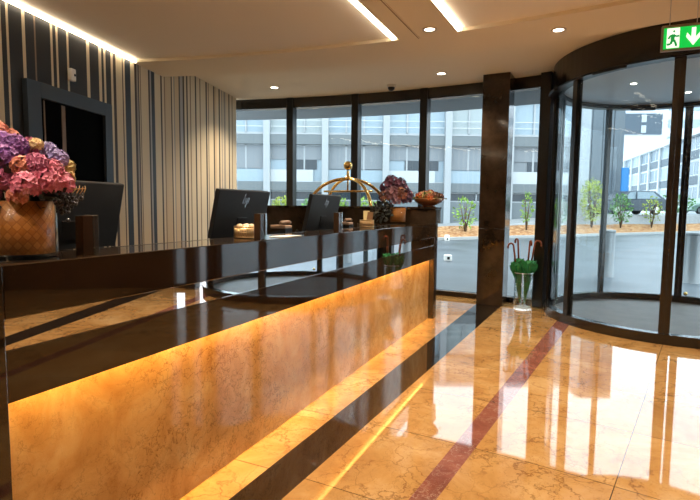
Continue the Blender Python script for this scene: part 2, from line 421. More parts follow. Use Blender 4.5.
# ------------------------------------------------------------------ window wall
MUL = [9.4, 14.95, 20.50, 26.02, 31.2, 34.65]
HB = 2.865
for i in range(5):
    a, b = MUL[i], MUL[i+1]
    w = MB()
    w.sector(GR-.07, GR+.07, a, b, HB, Z2+.01, 4, c=FC)
    w.sector(GR-.06, GR+.06, a, b, 0, .075, 4, c=FC)
    fr = struct('window_%d' % (i+1), w, M['bronze'])
    MB().sector(GR-.008, GR+.008, a, b, .07, HB+.005, 3, c=FC).build('pane', M['glass'], fr)
    hw = math.degrees(.055/GR)
    mu = MB(); mu.sector(GR-.09, GR+.08, b-hw, b+hw, 0, Z2+.005, 1, c=FC)
    if i == 4: mu = MB(); mu.sector(GR-.18, GR+.08, b-hw*1.1, b+hw*1.3, 0, Z2+.005, 1, c=FC)
    mu.build('mullion', M['dkframe'], fr)
    MB().sector(GR-.064, GR-.058, a+.3, b-.3, .068, .078, 3, c=FC).build('sill_edge', M['steel'], fr)
w = MB(); w.sector(GR-.07, GR+.07, 50.0, 51.6, HB, Z2+.01, 3, c=FC); w.sector(GR-.06, GR+.06, 50.0, 51.6, 0, .075, 3, c=FC); w.sector(GR-.2, GR+.08, 49.7, 50.5, 0, Z2, 1, c=FC)
fr = struct('window_6', w, M['bronze']); MB().sector(GR-.008, GR+.008, 50.4, 51.6, .07, HB, 3, c=FC).build('pane', M['glass'], fr)

# granite pillar
pl, pr = Vector((1.71, 6.805, 0)), Vector((2.014, 6.647, 0))
pu = (pr-pl).normalized(); pn = Vector((-pu.y, pu.x, 0))
if pn.y < 0: pn = -pn
pillar = MB()
for z0, z1 in ((0, 1.02), (1.023, 3.02)):
    q = [pl, pr, pr+pn*.34, pl+pn*.34]
    pillar.hexa([v+Vector((0, 0, z0)) for v in q]+[v+Vector((0, 0, z1)) for v in q])
o = struct('pillar', pillar, M['pillar'], bevel=.003); o['label'] = 'dark brown granite pillar in front of the windows'

# ------------------------------------------------------------------ round glass entrance (door_1)
dc = (DC.x, DC.y)
AX = DT+180                                  # bearing from the door centre towards the room
d1 = MB()
d1.sector(DR-.12, DR, 0, 360, 2.71, 3.015, 96, c=dc)
door = struct('door_1', d1, M['drum']); door['label'] = 'round glass entrance drum with bronze header'
MB().sector(DR-.10, DR+.004, 0, 360, 0, .10, 96, c=dc).build('base_ring', M['drum'], door)
MB().sector(.001, DR-.08, 0, 360, 2.75, 2.78, 64, c=dc).build('drum_ceiling', M['drumceil'], door)
MB().sector(.001, DR-.09, 0, 360, .001, .012, 64, c=dc).build('entrance_mat', M['mat'], door)
MB().sector(DR-.125, DR+.006, 0, 360, 2.695, 2.712, 96, c=dc).build('header_trim', M['dkframe'], door)
for side in (0, 180):
    for k, (a, b) in enumerate(((-88, -43), (-43, -1.0), (1.0, 43), (43, 88))):
        MB().sector(DR-.052, DR-.04, AX+side+a, AX+side+b, .095, 2.715, 20, c=dc).build('curved_pane', M['doorglass'], door)
    for a in ((-44.5, 44.5) if side == 0 else (-43, 43)):
        hwid = 1.5 if side == 0 else 1.05
        MB().sector(DR-.085, DR-.015, AX+side+a-hwid, AX+side+a+hwid, .09, 2.72, 2, c=dc).build('stile', M['drum'], door)
    for a in (-.98, .98):
        MB().sector(DR-.08, DR-.02, AX+side+a-.95, AX+side+a+.95, .09, 2.72, 2, c=dc).build('stile', M['drum'], door)
    for a in (-87.5, 87.5):
        MB().sector(DR-.1, DR, AX+side+a-1.5, AX+side+a+1.5, .0, 2.72, 2, c=dc).build('jamb', M['dkframe'], door)
for a in (25, -25, 155, 205, 67):
    MB().sector(DR+.004, DR+.05, AX+a-7, AX+a+7, 2.665, 2.70, 8, c=dc).build('sensor', M['black'], door, bevel=.01) if abs(a) < 70 else MB().sector(DR-.19, DR-.13, AX+a-7, AX+a+7, 2.665, 2.70, 8, c=dc).build('sensor', M['black'], door, bevel=.01)
for (x, y) in ((-.55, .1), (.35, .5), (-.1, -.5)):
    MB().lathe([(1e-4, 0), (.026, 0), (.034, .004)], 20, (DC.x+x, DC.y+y, 2.744)).build('ceiling_lamp', M['lamp'], door)
# lock knob on the far leaf
MB().ball((0, 0, 0), .025).build('lock_knob', M['brass'], door).location = Vector((dc[0]+(DR-.1)*math.sin(R(DT+4)), dc[1]+(DR-.1)*math.cos(R(DT+4)), .14))

# ------------------------------------------------------------------ exit sign
ex = thing('exit_sign', 'green illuminated emergency exit sign with running man and arrow, hung from the ceiling', 'sign', (2.176, 3.68, 0), R(-22))
SGW, SGH = .232, .142
SZ = 2.405
gm = mat('sign_green', (.0, .26, .03, 1), .4, emit=(.0, .50, .06), estr=1.1); wm = mat('sign_white', (.9, .9, .9, 1), .4, emit=(.9, 1, .92), estr=.95)
MB().box(-.012, SGW+.012, -.004, .03, SZ-.012, SZ+SGH+.02).build('housing', mat('sign_housing', '8a8070', .4, .6), ex, bevel=.003)
MB().box(0, SGW, -.008, -.003, SZ, SZ+SGH).build('green_face', gm, ex)
def on_face(pts, w=0.0): return [(x*SGW, -.010, SZ+z*SGH) for x, z in pts]
dp = MB(); dp.poly(on_face([(.08, .03), (.41, .03), (.41, .97), (.08, .97)])); dp.build('door_symbol', wm, ex)
man = MB()
def limb(a, b, w):
    a = Vector(a); b = Vector(b); sc = Vector((SGW, SGH)); a = Vector((a.x*sc.x, a.y*sc.y)); b = Vector((b.x*sc.x, b.y*sc.y)); d = (b-a).normalized(); n = Vector((-d.y, d.x))*w
    man.poly([(p.x, -.0125, SZ+p.y) for p in (a-n, b-n, b+n, a+n)])
limb((.245, .66), (.225, .42), .012); limb((.225, .44), (.30, .32), .008); limb((.30, .32), (.335, .10), .007)
limb((.225, .42), (.19, .22), .008); limb((.19, .22), (.09, .20), .007); limb((.24, .65), (.16, .60), .006); limb((.165, .60), (.12, .46), .006)
limb((.245, .66), (.32, .56), .006); limb((.32, .56), (.40, .58), .006)
man.poly([((.262+.032*math.cos(i*PI/6))*SGW, -.0125, SZ+.81*SGH+.032*SGW*math.sin(i*PI/6)) for i in range(12)])
man.build('running_man', mat('sign_dark_green', (.0, .2, .04, 1), .4, emit=(.0, .30, .05), estr=.8), ex)
ar = MB(); ar.poly(on_face([(.71, .92), (.82, .92), (.82, .45), (.71, .45)])); ar.poly(on_face([(.765, .08), (.765, .34), (.60, .70), (.575, .50)])); ar.poly(on_face([(.765, .34), (.765, .08), (.955, .50), (.93, .70)])); ar.poly(on_face([(.71, .5), (.82, .5), (.765, .2)]))
ar.build('arrow', wm, ex)
for x in (.035, .197): MB().tube([(x, .01, SZ+SGH), (x, .01, Z2)], .0025, 6).build('hanging_wire', M['steel'], ex)

# ------------------------------------------------------------------ reception counter
HD = math.atan2(.404, .9147)
RZC = PI/2-HD
CO0 = Vector((-.978, 1.425, 0)); CL = 4.95
def CP(x, y, z=0.0):                          # along the counter, behind its face, height
    return CO0+Vector((.404, .9147, 0))*x+Vector((-.9147, .404, 0))*y+Vector((0, 0, z))
rc = thing('reception_counter', 'long reception counter of black granite, mirror band and glowing orange marble', 'counter', CO0, RZC)
TOP = 1.107; XE = 4.83
MB().box(0, XE, .0, .25, .95, TOP).build('upper_band', M['granite'], rc, bevel=.003)
MB().box(0, XE, .004, .25, .86, .95).build('mirror_band', M['mirror'], rc)
MB().box(0, XE, .0, .03, .705, .86).box(0, XE, .03, .25, .802, .86).build('lower_band', M['granite'], rc, bevel=.002)
MB().box(0, XE, .062, .085, 0, .802).build('marble_panel', M['panel'], rc)
MB().box(.01, XE-.01, .032, .060, .793, .801).build('led_strip', M['amber'], rc)
MB().box(-.16, 0, -.001, .28, 0, TOP).build('end_panel', M['granite'], rc, bevel=.003)
MB().box(XE, CL, -.001, .28, 0, TOP).build('end_panel', M['granite'], rc, bevel=.003)
MB().box(-.16, CL, .25, .28, .76, TOP).build('back_board', M['bronze'], rc)
MB().box(4.30, 4.83, .25, .75, 1.06, TOP).build('vase_shelf', M['granite'], rc, bevel=.003)
MB().box(-.16, 4.82, .28, 1.0, .73, .76).build('desk_top', mat('desk_wood', '2a1d14', .3), rc)
for x in (-.1, 1.5, 3.1, 4.6): MB().box(x, x+.04, .30, .95, 0, .73).build('desk_leg', M['bronze'], rc)
MB().box(4.84, CL+.12, .28, 2.42, 0, 1.27).build('return_cabinet', M['pillar'], rc)
MB().box(4.82, CL+.14, -.004, 2.44, 1.27, 1.297).build('return_top', M['granite'], rc, bevel=.003)
MB().box(4.84, CL+.12, .0, .28, TOP, 1.27).build('return_cheek', M['pillar'], rc)

# ------------------------------------------------------------------ monitors
def monitor(x, y, zb, rz_, tilt, label, first=None):
    loc = CP(x, y, .76)
    if first: return copy_thing(first, loc, rz_, label)
    t = thing('computer_monitor', label, 'monitor', loc, rz_, 'monitors on the reception desk')
    # local: +X along counter, -Y towards guests; back of the screen faces -Y
    Mt = Matrix.Translation((0, 0, zb)) @ Matrix.Rotation(R(tilt), 4, 'X')
    w, h = .54, .325
    sh = MB().box(-w/2, w/2, 0, .035, 0, h, M=Mt)
    shell = sh.build('shell', M['monitor'], t, bevel=.006)
    MB().box(-w/2+.008, w/2-.008, .0352, .037, .012, h-.008, M=Mt).build('screen', M['black'], t)
    MB().box(-.05, .05, -.006, .001, .05, .14, M=Mt).build('mount_plate', M['black'], t, bevel=.002)
    lg = MB()
    def stroke(x0, z0, x1, z1, wd=.0045):
        lg.hexa([Mt @ Vector(p) for p in ((x0, -.0015, z0), (x0+2*wd, -.0015, z0), (x1+2*wd, -.0015, z1), (x1, -.0015, z1), (x0, .001, z0), (x0+2*wd, .001, z0), (x1+2*wd, .001, z1), (x1, .001, z1))])
    zc = .262
    # back seen from -Y: +X runs to the right; slanted h and p strokes
    stroke(-.026, zc-.028, -.010, zc+.042); stroke(-.006, zc-.028, .003, zc+.012); stroke(-.018, zc+.010, .004, zc+.013, .004)
    stroke(.006, zc-.052, .022, zc+.016); stroke(.026, zc-.024, .035, zc+.014); stroke(.020, zc+.012, .036, zc+.014, .004); stroke(.012, zc-.026, .030, zc-.024, .004)
    lg.build('logo', M['silver'], t, label='silver slanted letter logo on the back')
    MB().box(-.035, .035, .05, .075, .0, zb+.12).build('stand_neck', M['monitor'], t, bevel=.004)
    MB().box(-.035, .035, -.012, .07, zb+.09, zb+.15).build('hinge', M['monitor'], t)
    MB().box(-.13, .13, -.06, .17, 0, .012).build('stand_base', M['monitor'], t, bevel=.004)
    return t
mon = monitor(.735, .70, .308, RZC-R(.3), 13.5, 'large black monitor behind the big pink and purple bouquet')
monitor(1.96, .63, .311, RZC-R(2.6), 16, 'black monitor back beside the small gold basket, middle of the desk', mon)
monitor(3.12, .60, .325, RZC-R(1.2), 15.5, 'farthest black monitor, in front of the brass luggage trolley', mon)

# upright brown card holders on the ledge
ch = thing('card_holder', 'small upright brown holder with clear front by the big bouquet', 'holder', CP(.342, .085, TOP), RZC, 'upright holders on the counter ledge')
MB().box(-.028, .012, -.02, .02, 0, .135).build('brown_block', M['walnut'], ch, bevel=.002)
MB().box(.012, .030, -.025, .025, 0, .137).build('clear_cover', glass('cover_glass', (.70, .76, .72), 1.6, .22, .15), ch, bevel=.002)
copy_thing(ch, CP(1.388, .07, TOP), RZC, 'small upright brown holder right of the gold basket, middle of the ledge')
copy_thing(ch, CP(2.402, .09, TOP), RZC, 'small upright brown holder in front of the farthest monitor')

# gold wire baskets
def basket_parts(t, r=.062, h=.062):
    for z in (.006, h*.5, h):
        MB().tube([(r*math.cos(a*PI/14), r*math.sin(a*PI/14), z) for a in range(29)], .004 if z != h*.5 else .0025, 6).build('hoop', M['gold'], t)
    wv = MB()
    for i in range(30):
        a = 2*PI*i/30; b = a+.22
        wv.tube([(r*math.cos(a), r*math.sin(a), 0.004), (r*math.cos(b), r*math.sin(b), h)], .0022, 5)
        wv.tube([(r*math.cos(b), r*math.sin(b), 0.004), (r*math.cos(a), r*math.sin(a), h)], .0022, 5)
    wv.build('weave', M['gold'], t)
    MB().lathe([(1e-4, .003), (r-.004, .003), (r-.005, h-.008), (r-.009, h-.008), (r-.009, .008), (1e-4, .008)], 24).build('liner', M['cream'], t)
bk = thing('gold_basket', 'small round gold basket beside the middle monitor', 'basket', CP(1.42, .185, TOP), 0, 'gold baskets on the counter')
basket_parts(bk)
for i, (x, y) in enumerate(((-.03, -.015), (.0, .025), (.032, -.01), (.005, -.03))):
    cd_ = MB().ball((0, 0, 0), .019, 12, sz=.8).build('wrapped_sweet', M['cream']); cd_.location = CP(1.42, .185, TOP+.064)+Vector((x, y, 0))
    tag(cd_, 'pale wrapped sweet heaped in the gold basket beside the middle monitor', 'sweet', 'sweets in the gold basket')
b2 = copy_thing(bk, CP(3.32, .235, TOP), .3, 'small gold basket holding leaflets, farther along the counter')
lf = MB().box(-.028, .028, -.002, .002, 0, .135).build('leaflet', mat('leaflet_paper', 'b8a878', .6)); lf.location = CP(3.34, .245, TOP+.012); lf.rotation_euler = (R(-10), 0, RZC-R(60))
tag(lf, 'pale leaflet standing at the left in the far gold basket', 'leaflet')
lf2 = MB().box(-.026, .026, -.002, .002, 0, .125).build('leaflet', mat('leaflet_paper_dark', '8a6a4c', .6)); lf2.location = CP(3.31, .215, TOP+.012); lf2.rotation_euler = (R(8), R(6), RZC-R(55))
tag(lf2, 'tan leaflet standing at the right in the far gold basket', 'leaflet')
ps = MB().box(-.10, .10, -.05, .05, 0, .003).build('paper_sheet', M['paper']); ps.location = CP(1.66, .075, TOP+.001); ps.rotation_euler = (0, 0, RZC)
tag(ps, 'white paper sheet lying on the ledge right of the middle monitor', 'paper')
# small cream telephones / card boxes behind the ledge
def desk_phone(x, y, lab):
    t = thing('desk_phone', lab, 'phone', CP(x, y, .76), RZC, 'desk phones')
    MB().hexa([Vector(p) for p in ((-.05, -.05, 0), (.05, -.05, 0), (.05, .08, 0), (-.05, .08, 0), (-.05, -.05, .36), (.05, -.05, .36), (.05, .08, .33), (-.05, .08, .33))]).build('riser', M['black'], t)
    MB().box(-.05, .05, -.05, .08, .36, .385).build('body', M['tan'], t, bevel=.006)
    MB().tube([(-.07, -.02, .40), (-.05, -.02, .408), (.05, -.02, .408), (.07, -.02, .40)], .012, 10).build('handset', M['tan'], t)
    return t
desk_phone(2.36, .52, 'cream desk phone right of the middle monitor')
desk_phone(3.46, .50, 'cream desk phone right of the farthest monitor')

# ------------------------------------------------------------------ flowers
def florets(mb, c, r, n, sz, up_only=False):
    g = PI*(3-math.sqrt(5))
    for i in range(n):
        z = 1-2*(i+.5)/n; a = i*g
        if z < -.55: continue
        q = math.sqrt(1-z*z); d = Vector((q*math.cos(a), q*math.sin(a), z))
        d = (d+Vector((random.uniform(-.15, .15), random.uniform(-.15, .15), random.uniform(-.15, .15)))).normalized()
        p = Vector(c)+d*r*random.uniform(.90, 1.06)
        x = d.orthogonal().normalized(); x.rotate(Matrix.Rotation(random.uniform(0, PI), 3, d)); y = d.cross(x)
        s_ = sz*random.uniform(.8, 1.2)
        k0 = len(mb.v); mb.v.append(tuple(p-d*sz*.15))
        for k in range(4):
            u = (x, y, -x, -y)[k]; w = (y, -x, -y, x)[k]
            for q_ in (p+(u*.45+w*.42)*s_+d*s_*.08, p+u*1.0*s_+d*s_*.18, p+(u*.45-w*.42)*s_+d*s_*.08): mb.v.append(tuple(q_))
            b_ = k0+1+3*k
            mb.f.append((k0, b_, b_+1, b_+2)); mb.mi.append(0); mb.sm.append(False)
    return mb
PET = {
 'pink': petal('petal_pink', ['a84c68', 'c66c86', 'b65c78', 'd696a4']), 'coral': petal('petal_coral', ['b06250', 'c8826a', 'a85648', 'cc947c']),
 'purple': petal('petal_purple', ['5c2f78', '7d4a96', '94609f', '6a3a6e']), 'lav': petal('petal_lavender', ['6a5a92', '8577ad', '9c90bb', '574a80']),
 'cream': petal('petal_cream', ['c9a870', 'd8c090', 'b58e5c']), 'olive': petal('petal_olive', ['b0a060', 'c4b478', '8e8048']),
 'mauve': petal('petal_mauve', ['8a3a5c', 'a8557a', '9a4a66']), 'dkpurple': petal('petal_dark_purple', ['34142a', '4c2238', '603048', '260f1e']),
 'rust': petal('petal_rust', ['6a3422', '864a30', '4c261a', '8c5c42']), 'dustrose': petal('petal_dusty_rose', ['664048', '80565e', '543640'])}
LEAFDK = petal('dark_foliage', ['10140e', '1e2418', '2a2a24', '15120f'])
def leaves(mb, c, r, n, sz, lo=-1):
    for i in range(n):
        d = Vector((random.gauss(0, 1), random.gauss(0, 1), random.gauss(0, 1))).normalized()
        if d.z < lo: continue
        p = Vector(c)+Vector((d.x*r[0], d.y*r[1], d.z*r[2]))*random.uniform(.35, 1.0)**.6
        e = (d+Vector((random.uniform(-.7, .7), random.uniform(-.7, .7), random.uniform(-.4, .9)))).normalized()
        x = e.orthogonal().normalized(); x.rotate(Matrix.Rotation(random.uniform(0, 2*PI), 3, e)); y = e.cross(x)
        l = sz*random.uniform(.7, 1.3); w = l*.32
        b_ = len(mb.v)
        for q in (p, p+e*l*.45+x*w+y*l*.05, p+e*l, p+e*l*.45-x*w+y*l*.05): mb.v.append(tuple(q))
        mb.f.append((b_, b_+1, b_+2, b_+3)); mb.mi.append(0); mb.sm.append(False)
    return mb

def woven(name, a, b_, c_):
    m_ = mat(name, a, .45); t = NT(m_); tcn = t.node('ShaderNodeTexCoord')
    mp = t.node('ShaderNodeSeparateXYZ'); t.link(tcn.outputs['Object'], mp.inputs[0])
    ang = t.math('ARCTAN2', mp.outputs[1], mp.outputs[0])
    u = t.math('MULTIPLY', ang, 7.0); v = t.math('MULTIPLY', mp.outputs[2], 68)
    p_ = t.math('ADD', u, v); q_ = t.math('SUBTRACT', u, v)
    def tri(x): return t.math('ABSOLUTE', t.math('SUBTRACT', t.math('FRACT', t.math('MULTIPLY', x, .5)), .5))
    e1 = tri(p_); e2 = tri(q_)
    ch_ = t.math('ABSOLUTE', t.math('SUBTRACT', t.math('MODULO', t.math('FLOOR', t.math('MULTIPLY', p_, .5)), 2.0), t.math('MODULO', t.math('FLOOR', t.math('MULTIPLY', q_, .5)), 2.0)))
    n1 = t.node('ShaderNodeTexNoise', Scale=30.0, Detail=4.0); t.link(tcn.outputs['Object'], n1.inputs['Vector'])
    base = t.mix(ch_, lin(a), lin(b_)); base = t.mix(t.math('MULTIPLY', n1.outputs['Fac'], .5), base, lin(c_))
    gap = t.math('GREATER_THAN', t.math('MAXIMUM', e1, e2), .472)
    t.link(t.mix(gap, base, lin('7a4218')), t.b.inputs['Base Color']); return m_
WEAVE = woven('woven_wood', 'c07a34', 'd8944a', 'a05a26')

def glass_vase(name, label, loc, r, h, rz_=0):
    t = thing(name, label, 'vase', loc, rz_, 'glass vases on the counter')
    MB().lathe([(1e-4, 0), (r-.004, 0), (r, .004), (r, h), (r-.004, h), (r-.004, .014), (1e-4, .012)], 40).build('glass_cylinder', M['clear'], t)
    MB().lathe([(1e-4, .017), (r-.009, .017), (r-.008, h-.006), (r-.014, h-.006), (r-.014, .02), (1e-4, .02)], 40).build('woven_liner', WEAVE, t)
    return t
VL = CP(.160, .150, TOP)
glass_vase('flower_vase', 'large glass cylinder vase lined with woven wood, at the near end of the counter', VL, .100, .188)
los = Vector((VL.x, VL.y, 0)).normalized(); rgt = Vector((los.y, -los.x, 0))
bq = thing('hydrangea_bouquet', 'big bouquet of pink, purple and lavender hydrangeas in the large vase', 'flowers', VL+Vector((0, 0, .185)))
def bl(dx, dz, dn, r, col, n=90):
    c = rgt*dx-los*dn+Vector((0, 0, dz))
    florets(MB(), c, r, n, r*.38).build('bloom', PET[col], bq, weld=False)
K = .0029                                    # metres per photo pixel at the bouquet
for (px, py, dn, rpx, col) in ((45, 187, .10, 17, 'pink'), (28, 192, .12, 16, 'pink'), (61, 188, .07, 15, 'pink'), (38, 170, .09, 14, 'mauve'), (52, 174, .08, 13, 'pink'),
    (10, 188, .07, 15, 'mauve'), (12, 163, .06, 15, 'purple'), (20, 150, .04, 14, 'purple'), (7, 145, .0, 13, 'purple'), (4, 132, -.04, 12, 'coral'), (16, 137, -.05, 10, 'coral'),
    (34, 148, -.02, 12, 'mauve'), (39, 146, .0, 9, 'cream'), (51, 152, -.02, 12, 'lav'), (60, 160, .0, 12, 'lav'), (69, 168, -.02, 10, 'olive'), (68, 178, -.01, 9, 'cream'),
    (-10, 150, 0, 15, 'coral'), (-14, 175, .02, 16, 'pink'), (25, 172, .09, 12, 'coral'), (20, 203, .10, 11, 'coral'), (-5, 200, .05, 13, 'mauve'), (30, 160, -.10, 16, 'lav'), (0, 165, -.10, 18, 'purple'), (48, 178, -.10, 16, 'pink')):
    bl((px-23)*K, (205-py)*K+.005, dn, rpx*K*.86, col)
leaves(MB(), (0, 0, .05), (.115, .115, .10), 200, .04).build('foliage', LEAFDK, bq, weld=False)
br = MB()
for i in range(70):
    br.ball(rgt*random.gauss(.115, .018)-los*random.gauss(.09, .015)+Vector((0, 0, random.gauss(.0, .022))), random.uniform(.004, .007), 8)
br.build('berries', varied('dark_berries', ['15151a', '2a2730'], 30, .3), bq)
tw = MB()
for (x0, z0, x1, z1) in ((43, 197, 47, 190), (47, 197, 50, 189), (50, 198, 53, 190), (54, 196, 55, 189), (41, 193, 56, 192), (46, 185, 45, 178)):
    a = rgt*(x0*K+.01)-los*.14+Vector((0, 0, (205-z0)*K)); b_ = rgt*(x1*K+.01)-los*.145+Vector((0, 0, (205-z1)*K))
    tw.tube([a, (a+b_)/2+rgt*.003, b_], .0012, 5)
tw.build('gold_twigs', M['gold'], bq)

V2 = CP(4.62, .38, TOP)
glass_vase('flower_vase', 'small glass vase lined with orange woven wood at the far end of the counter', V2, .095, .185, 1.0)
b2q = thing('hydrangea_bouquet', 'dark purple and dusty rose bouquet in the small far vase', 'flowers', V2+Vector((0, 0, .185)))
los2 = Vector((V2.x, V2.y, 0)).normalized(); rg2 = Vector((los2.y, -los2.x, 0)); K2 = V2.y/510
for (px, py, dn, rpx, col) in ((393, 186, 0, 7, 'dkpurple'), (401, 188, .02, 6.5, 'dkpurple'), (388, 191, .02, 6, 'dkpurple'), (394, 197, .09, 7, 'dustrose'), (402, 198, .08, 6.5, 'rust'),
    (387, 200, .06, 6, 'rust'), (408, 203, .03, 5, 'dkpurple'), (405, 194, .0, 6, 'dkpurple'), (397, 204, .09, 5.5, 'dustrose'), (410, 198, -.02, 4.5, 'dkpurple'), (396, 192, -.08, 8, 'dkpurple')):
    c = rg2*(px-400)*K2-los2*dn+Vector((0, 0, (210-py)*K2))
    florets(MB(), c, rpx*K2, 46, rpx*K2*.4).build('bloom', PET[col], b2q, weld=False)
leaves(MB(), rg2*-.17+Vector((0, 0, -.05)), (.12, .10, .10), 200, .05).build('foliage', petal('grey_foliage', ['23241f', '3a3c34', '55564c', '1a1a18']), b2q, weld=False)

# flower bowl on the return
PB = CP(4.95, .12, 1.297)
bw = thing('flower_bowl', 'shallow footed bowl on the raised end of the counter', 'bowl', PB)
MB().lathe([(1e-4, 0), (.085, 0), (.08, .012), (.075, .018), (.12, .032), (.155, .058), (.172, .09), (.166, .092), (.148, .064), (.11, .04), (1e-4, .03)], 32).build('dish', mat('amber_bowl', '6a3a1c', .25), bw)
MB().lathe([(.168, .088), (.176, .093), (.168, .098)], 32).build('rim', M['gold'], bw)
fb = thing('dried_flower_heap', 'heap of orange and red dried flowers in the footed bowl', 'flowers', PB+Vector((0, 0, .085)))
for i in range(16):
    a = i*2.4; q = .15*math.sqrt((i+.4)/16)
    florets(MB(), (q*math.cos(a), q*math.sin(a), .02+.06*(1-q/.15)), .042, 26, .02).build('bloom', PET[('rust', 'coral', 'olive', 'rust', 'cream')[i % 5]] if i % 3 else petal('petal_orange', ['b04a1c', 'd0702c', '8c3018']), fb, weld=False)
leaves(MB(), (0, 0, .01), (.20, .20, .05), 60, .05, -.2).build('foliage', petal('olive_foliage', ['4a5a24', '6a7a38', '5a3a20']), fb, weld=False)

# ------------------------------------------------------------------ frame and sensor on the striped wall
fp = thing('wall_screen', 'dark screen in a wide slate blue frame on the striped wall', 'screen', WP(.174, 0, 0), math.atan2(WU.y, WU.x))
# local x along the wall, local -Y into the room
x1 = 1.07; zt, zb_ = 2.275, 1.18; bi, bo, zi, zj = .143, .963, 2.151, 1.29
MB().box(0, bi, -.045, 0, zb_, zt).box(bo, x1, -.045, 0, zb_, zt).box(bi, bo, -.045, 0, zi, zt).box(bi, bo, -.045, 0, zb_, zj).build('frame', M['navyframe'], fp, bevel=.002)
MB().box(bi, bo, -.012, -.002, zj, zi).build('screen', mat('screen_black', '030303', .6, spec=.02), fp)
MB().box(.20, .214, -.016, -.012, zj, zi-.01).box(.405, .45, -.016, -.012, zj, zi-.01).build('pale_strips', SM[4], fp)
sn = thing('motion_sensor', 'small white motion sensor on the striped wall above the framed screen', 'sensor', WP(.719, 0, 2.435), math.atan2(WU.y, WU.x))
MB().box(-.032, .032, -.04, 0, -.055, .055).build('housing', M['white'], sn, bevel=.01)
MB().ball((.012, -.038, .0), .012, 12).build('lens', M['black'], sn)

# ------------------------------------------------------------------ brass luggage trolley
TR = Vector((-.04, 7.0, 0))
lt = thing('luggage_trolley', 'brass birdcage luggage trolley by the windows behind the counter', 'trolley', TR, RZC+PI/2)
hx, hy = .46, .28
MB().box(-hx-.03, hx+.03, -hy-.03, hy+.03, .22, .26).build('platform', M['brass'], lt, bevel=.01)
MB().box(-hx, hx, -hy, hy, .26, .272).build('carpet_deck', M['carpet'], lt)
crown = Vector((0, 0, 1.67))
for sx in (-1, 1):
    for sy in (-1, 1):
        pth = [(sx*hx, sy*hy, .26), (sx*hx, sy*hy, .8), (sx*hx, sy*hy, 1.22)]
        for i in range(1, 13):
            a = PI/2*i/12; f_ = math.cos(a)
            pth.append((sx*hx*f_, sy*hy*f_, 1.22+.45*math.sin(a)))
        MB().tube(pth, .021, 12).build('hoop_post', M['brass'], lt)
        wh = MB(); wh.tube([(sx*.40-.02, sy*.24, .10), (sx*.40+.02, sy*.24, .10)], .10, 20); wh.build('wheel', M['rubber'], lt)
        MB().tube([(sx*.40, sy*.24, .12), (sx*.40, sy*.24, .22)], .018, 8).build('caster_fork', M['steel'], lt)
MB().tube([(-.36, 0, 1.50), (.36, 0, 1.50)], .014, 10).build('hanging_rail', M['brass'], lt)
MB().tube([(0, 0, 1.50), (0, 0, 1.74)], .012, 10).build('centre_rod', M['brass'], lt)
MB().ball((0, 0, 1.845), .062, 24).lathe([(.045, 0), (.05, .02), (.03, .035), (.018, .06), (.018, .12)], 20, (0, 0, 1.66)).build('finial', M['brass'], lt)

# ------------------------------------------------------------------ umbrella stand
US = Vector((2.235, 6.50, 0))
us = thing('umbrella_stand', 'clear cylinder umbrella stand on the floor by the pillar', 'stand', US)
MB().lathe([(1e-4, 0), (.115, 0), (.115, .47), (.11, .47), (.11, .02), (1e-4, .02)], 36).build('cylinder', glass('stand_glass', (.90, .93, .93), 1.45, .02), us)
MB().lathe([(1e-4, .02), (.108, .02), (.108, .03), (1e-4, .032)], 30).build('drip_tray', M['white'], us)
MB().lathe([(.109, .465), (.118, .465), (.118, .474), (.109, .474), (.109, .465)], 36).build('rim', M['steel'], us)
def umbrella(ox, oy, lx, ly, zt_, crook_dir, label, cr=.03):
    t = thing('umbrella', label, 'umbrella', US+Vector((ox, oy, .034)), 0, 'green umbrellas in the stand')
    P = lambda f: Vector((lx*f, ly*f, zt_*f))
    MB().tube([P(0), P(1)], .006, 8).build('shaft', M['steel'], t)
    # folded cloth: narrow at the tip, wide pleated skirt near the handle
    cl = MB(); n = 16; rows = [(0.06, .010), (.3, .020), (.48, .030), (.56, .042), (.63, .058), (.70, .060), (.72, .034), (.74, .012)]
    base = len(cl.v)
    for i_, (f, rr) in enumerate(rows):
        c = P(f)
        for j in range(n):
            a = 2*PI*j/n; r_ = rr*(1+(.34 if j % 2 else -.26)*min(1, f*1.4)+.12*math.sin(j*1.7)); dz = ((.035 if i_ < 6 else .0) if j % 4 == 1 else -.03 if j % 4 == 3 else 0)*f*f*1.6
            cl.v.append((c.x+r_*math.cos(a), c.y+r_*math.sin(a), c.z+dz))
    for i in range(len(rows)-1):
        for j in range(n):
            j2 = (j+1) % n; cl.f.append((base+i*n+j, base+i*n+j2, base+(i+1)*n+j2, base+(i+1)*n+j)); cl.mi.append(0); cl.sm.append(False)
    cl.f.append(tuple(base+(len(rows)-1)*n+j for j in range(n))); cl.mi.append(0); cl.sm.append(False)
    cl.build('folded_cloth', M['green_cloth'], t)
    d = Vector((math.cos(crook_dir), math.sin(crook_dir), 0)); top = P(1)
    pth = [P(.72), P(.9), top]+[top+d*cr*(1-math.cos(a))+Vector((0, 0, cr*math.sin(a))) for a in [PI*i/10 for i in range(1, 11)]]
    pth.append(pth[-1]-Vector((0, 0, .03)))
    MB().tube(pth, .0115, 10).build('crook_handle', M['crook'], t)
umbrella(-.02, .03, -.115, .0, .775, PI, 'green umbrella with crook turned left, front left in the stand', .035)
umbrella(-.015, .05, -.04, .06, .835, PI*.6, 'green umbrella with the tallest crook at the back left of the stand', .028)
umbrella(.0, -.04, .03, -.05, .825, -PI/2, 'green umbrella with crook facing the room, middle of the stand', .03)
umbrella(.02, .02, .115, .01, .805, 0.0, 'green umbrella with crook turned right, right side of the stand', .042)

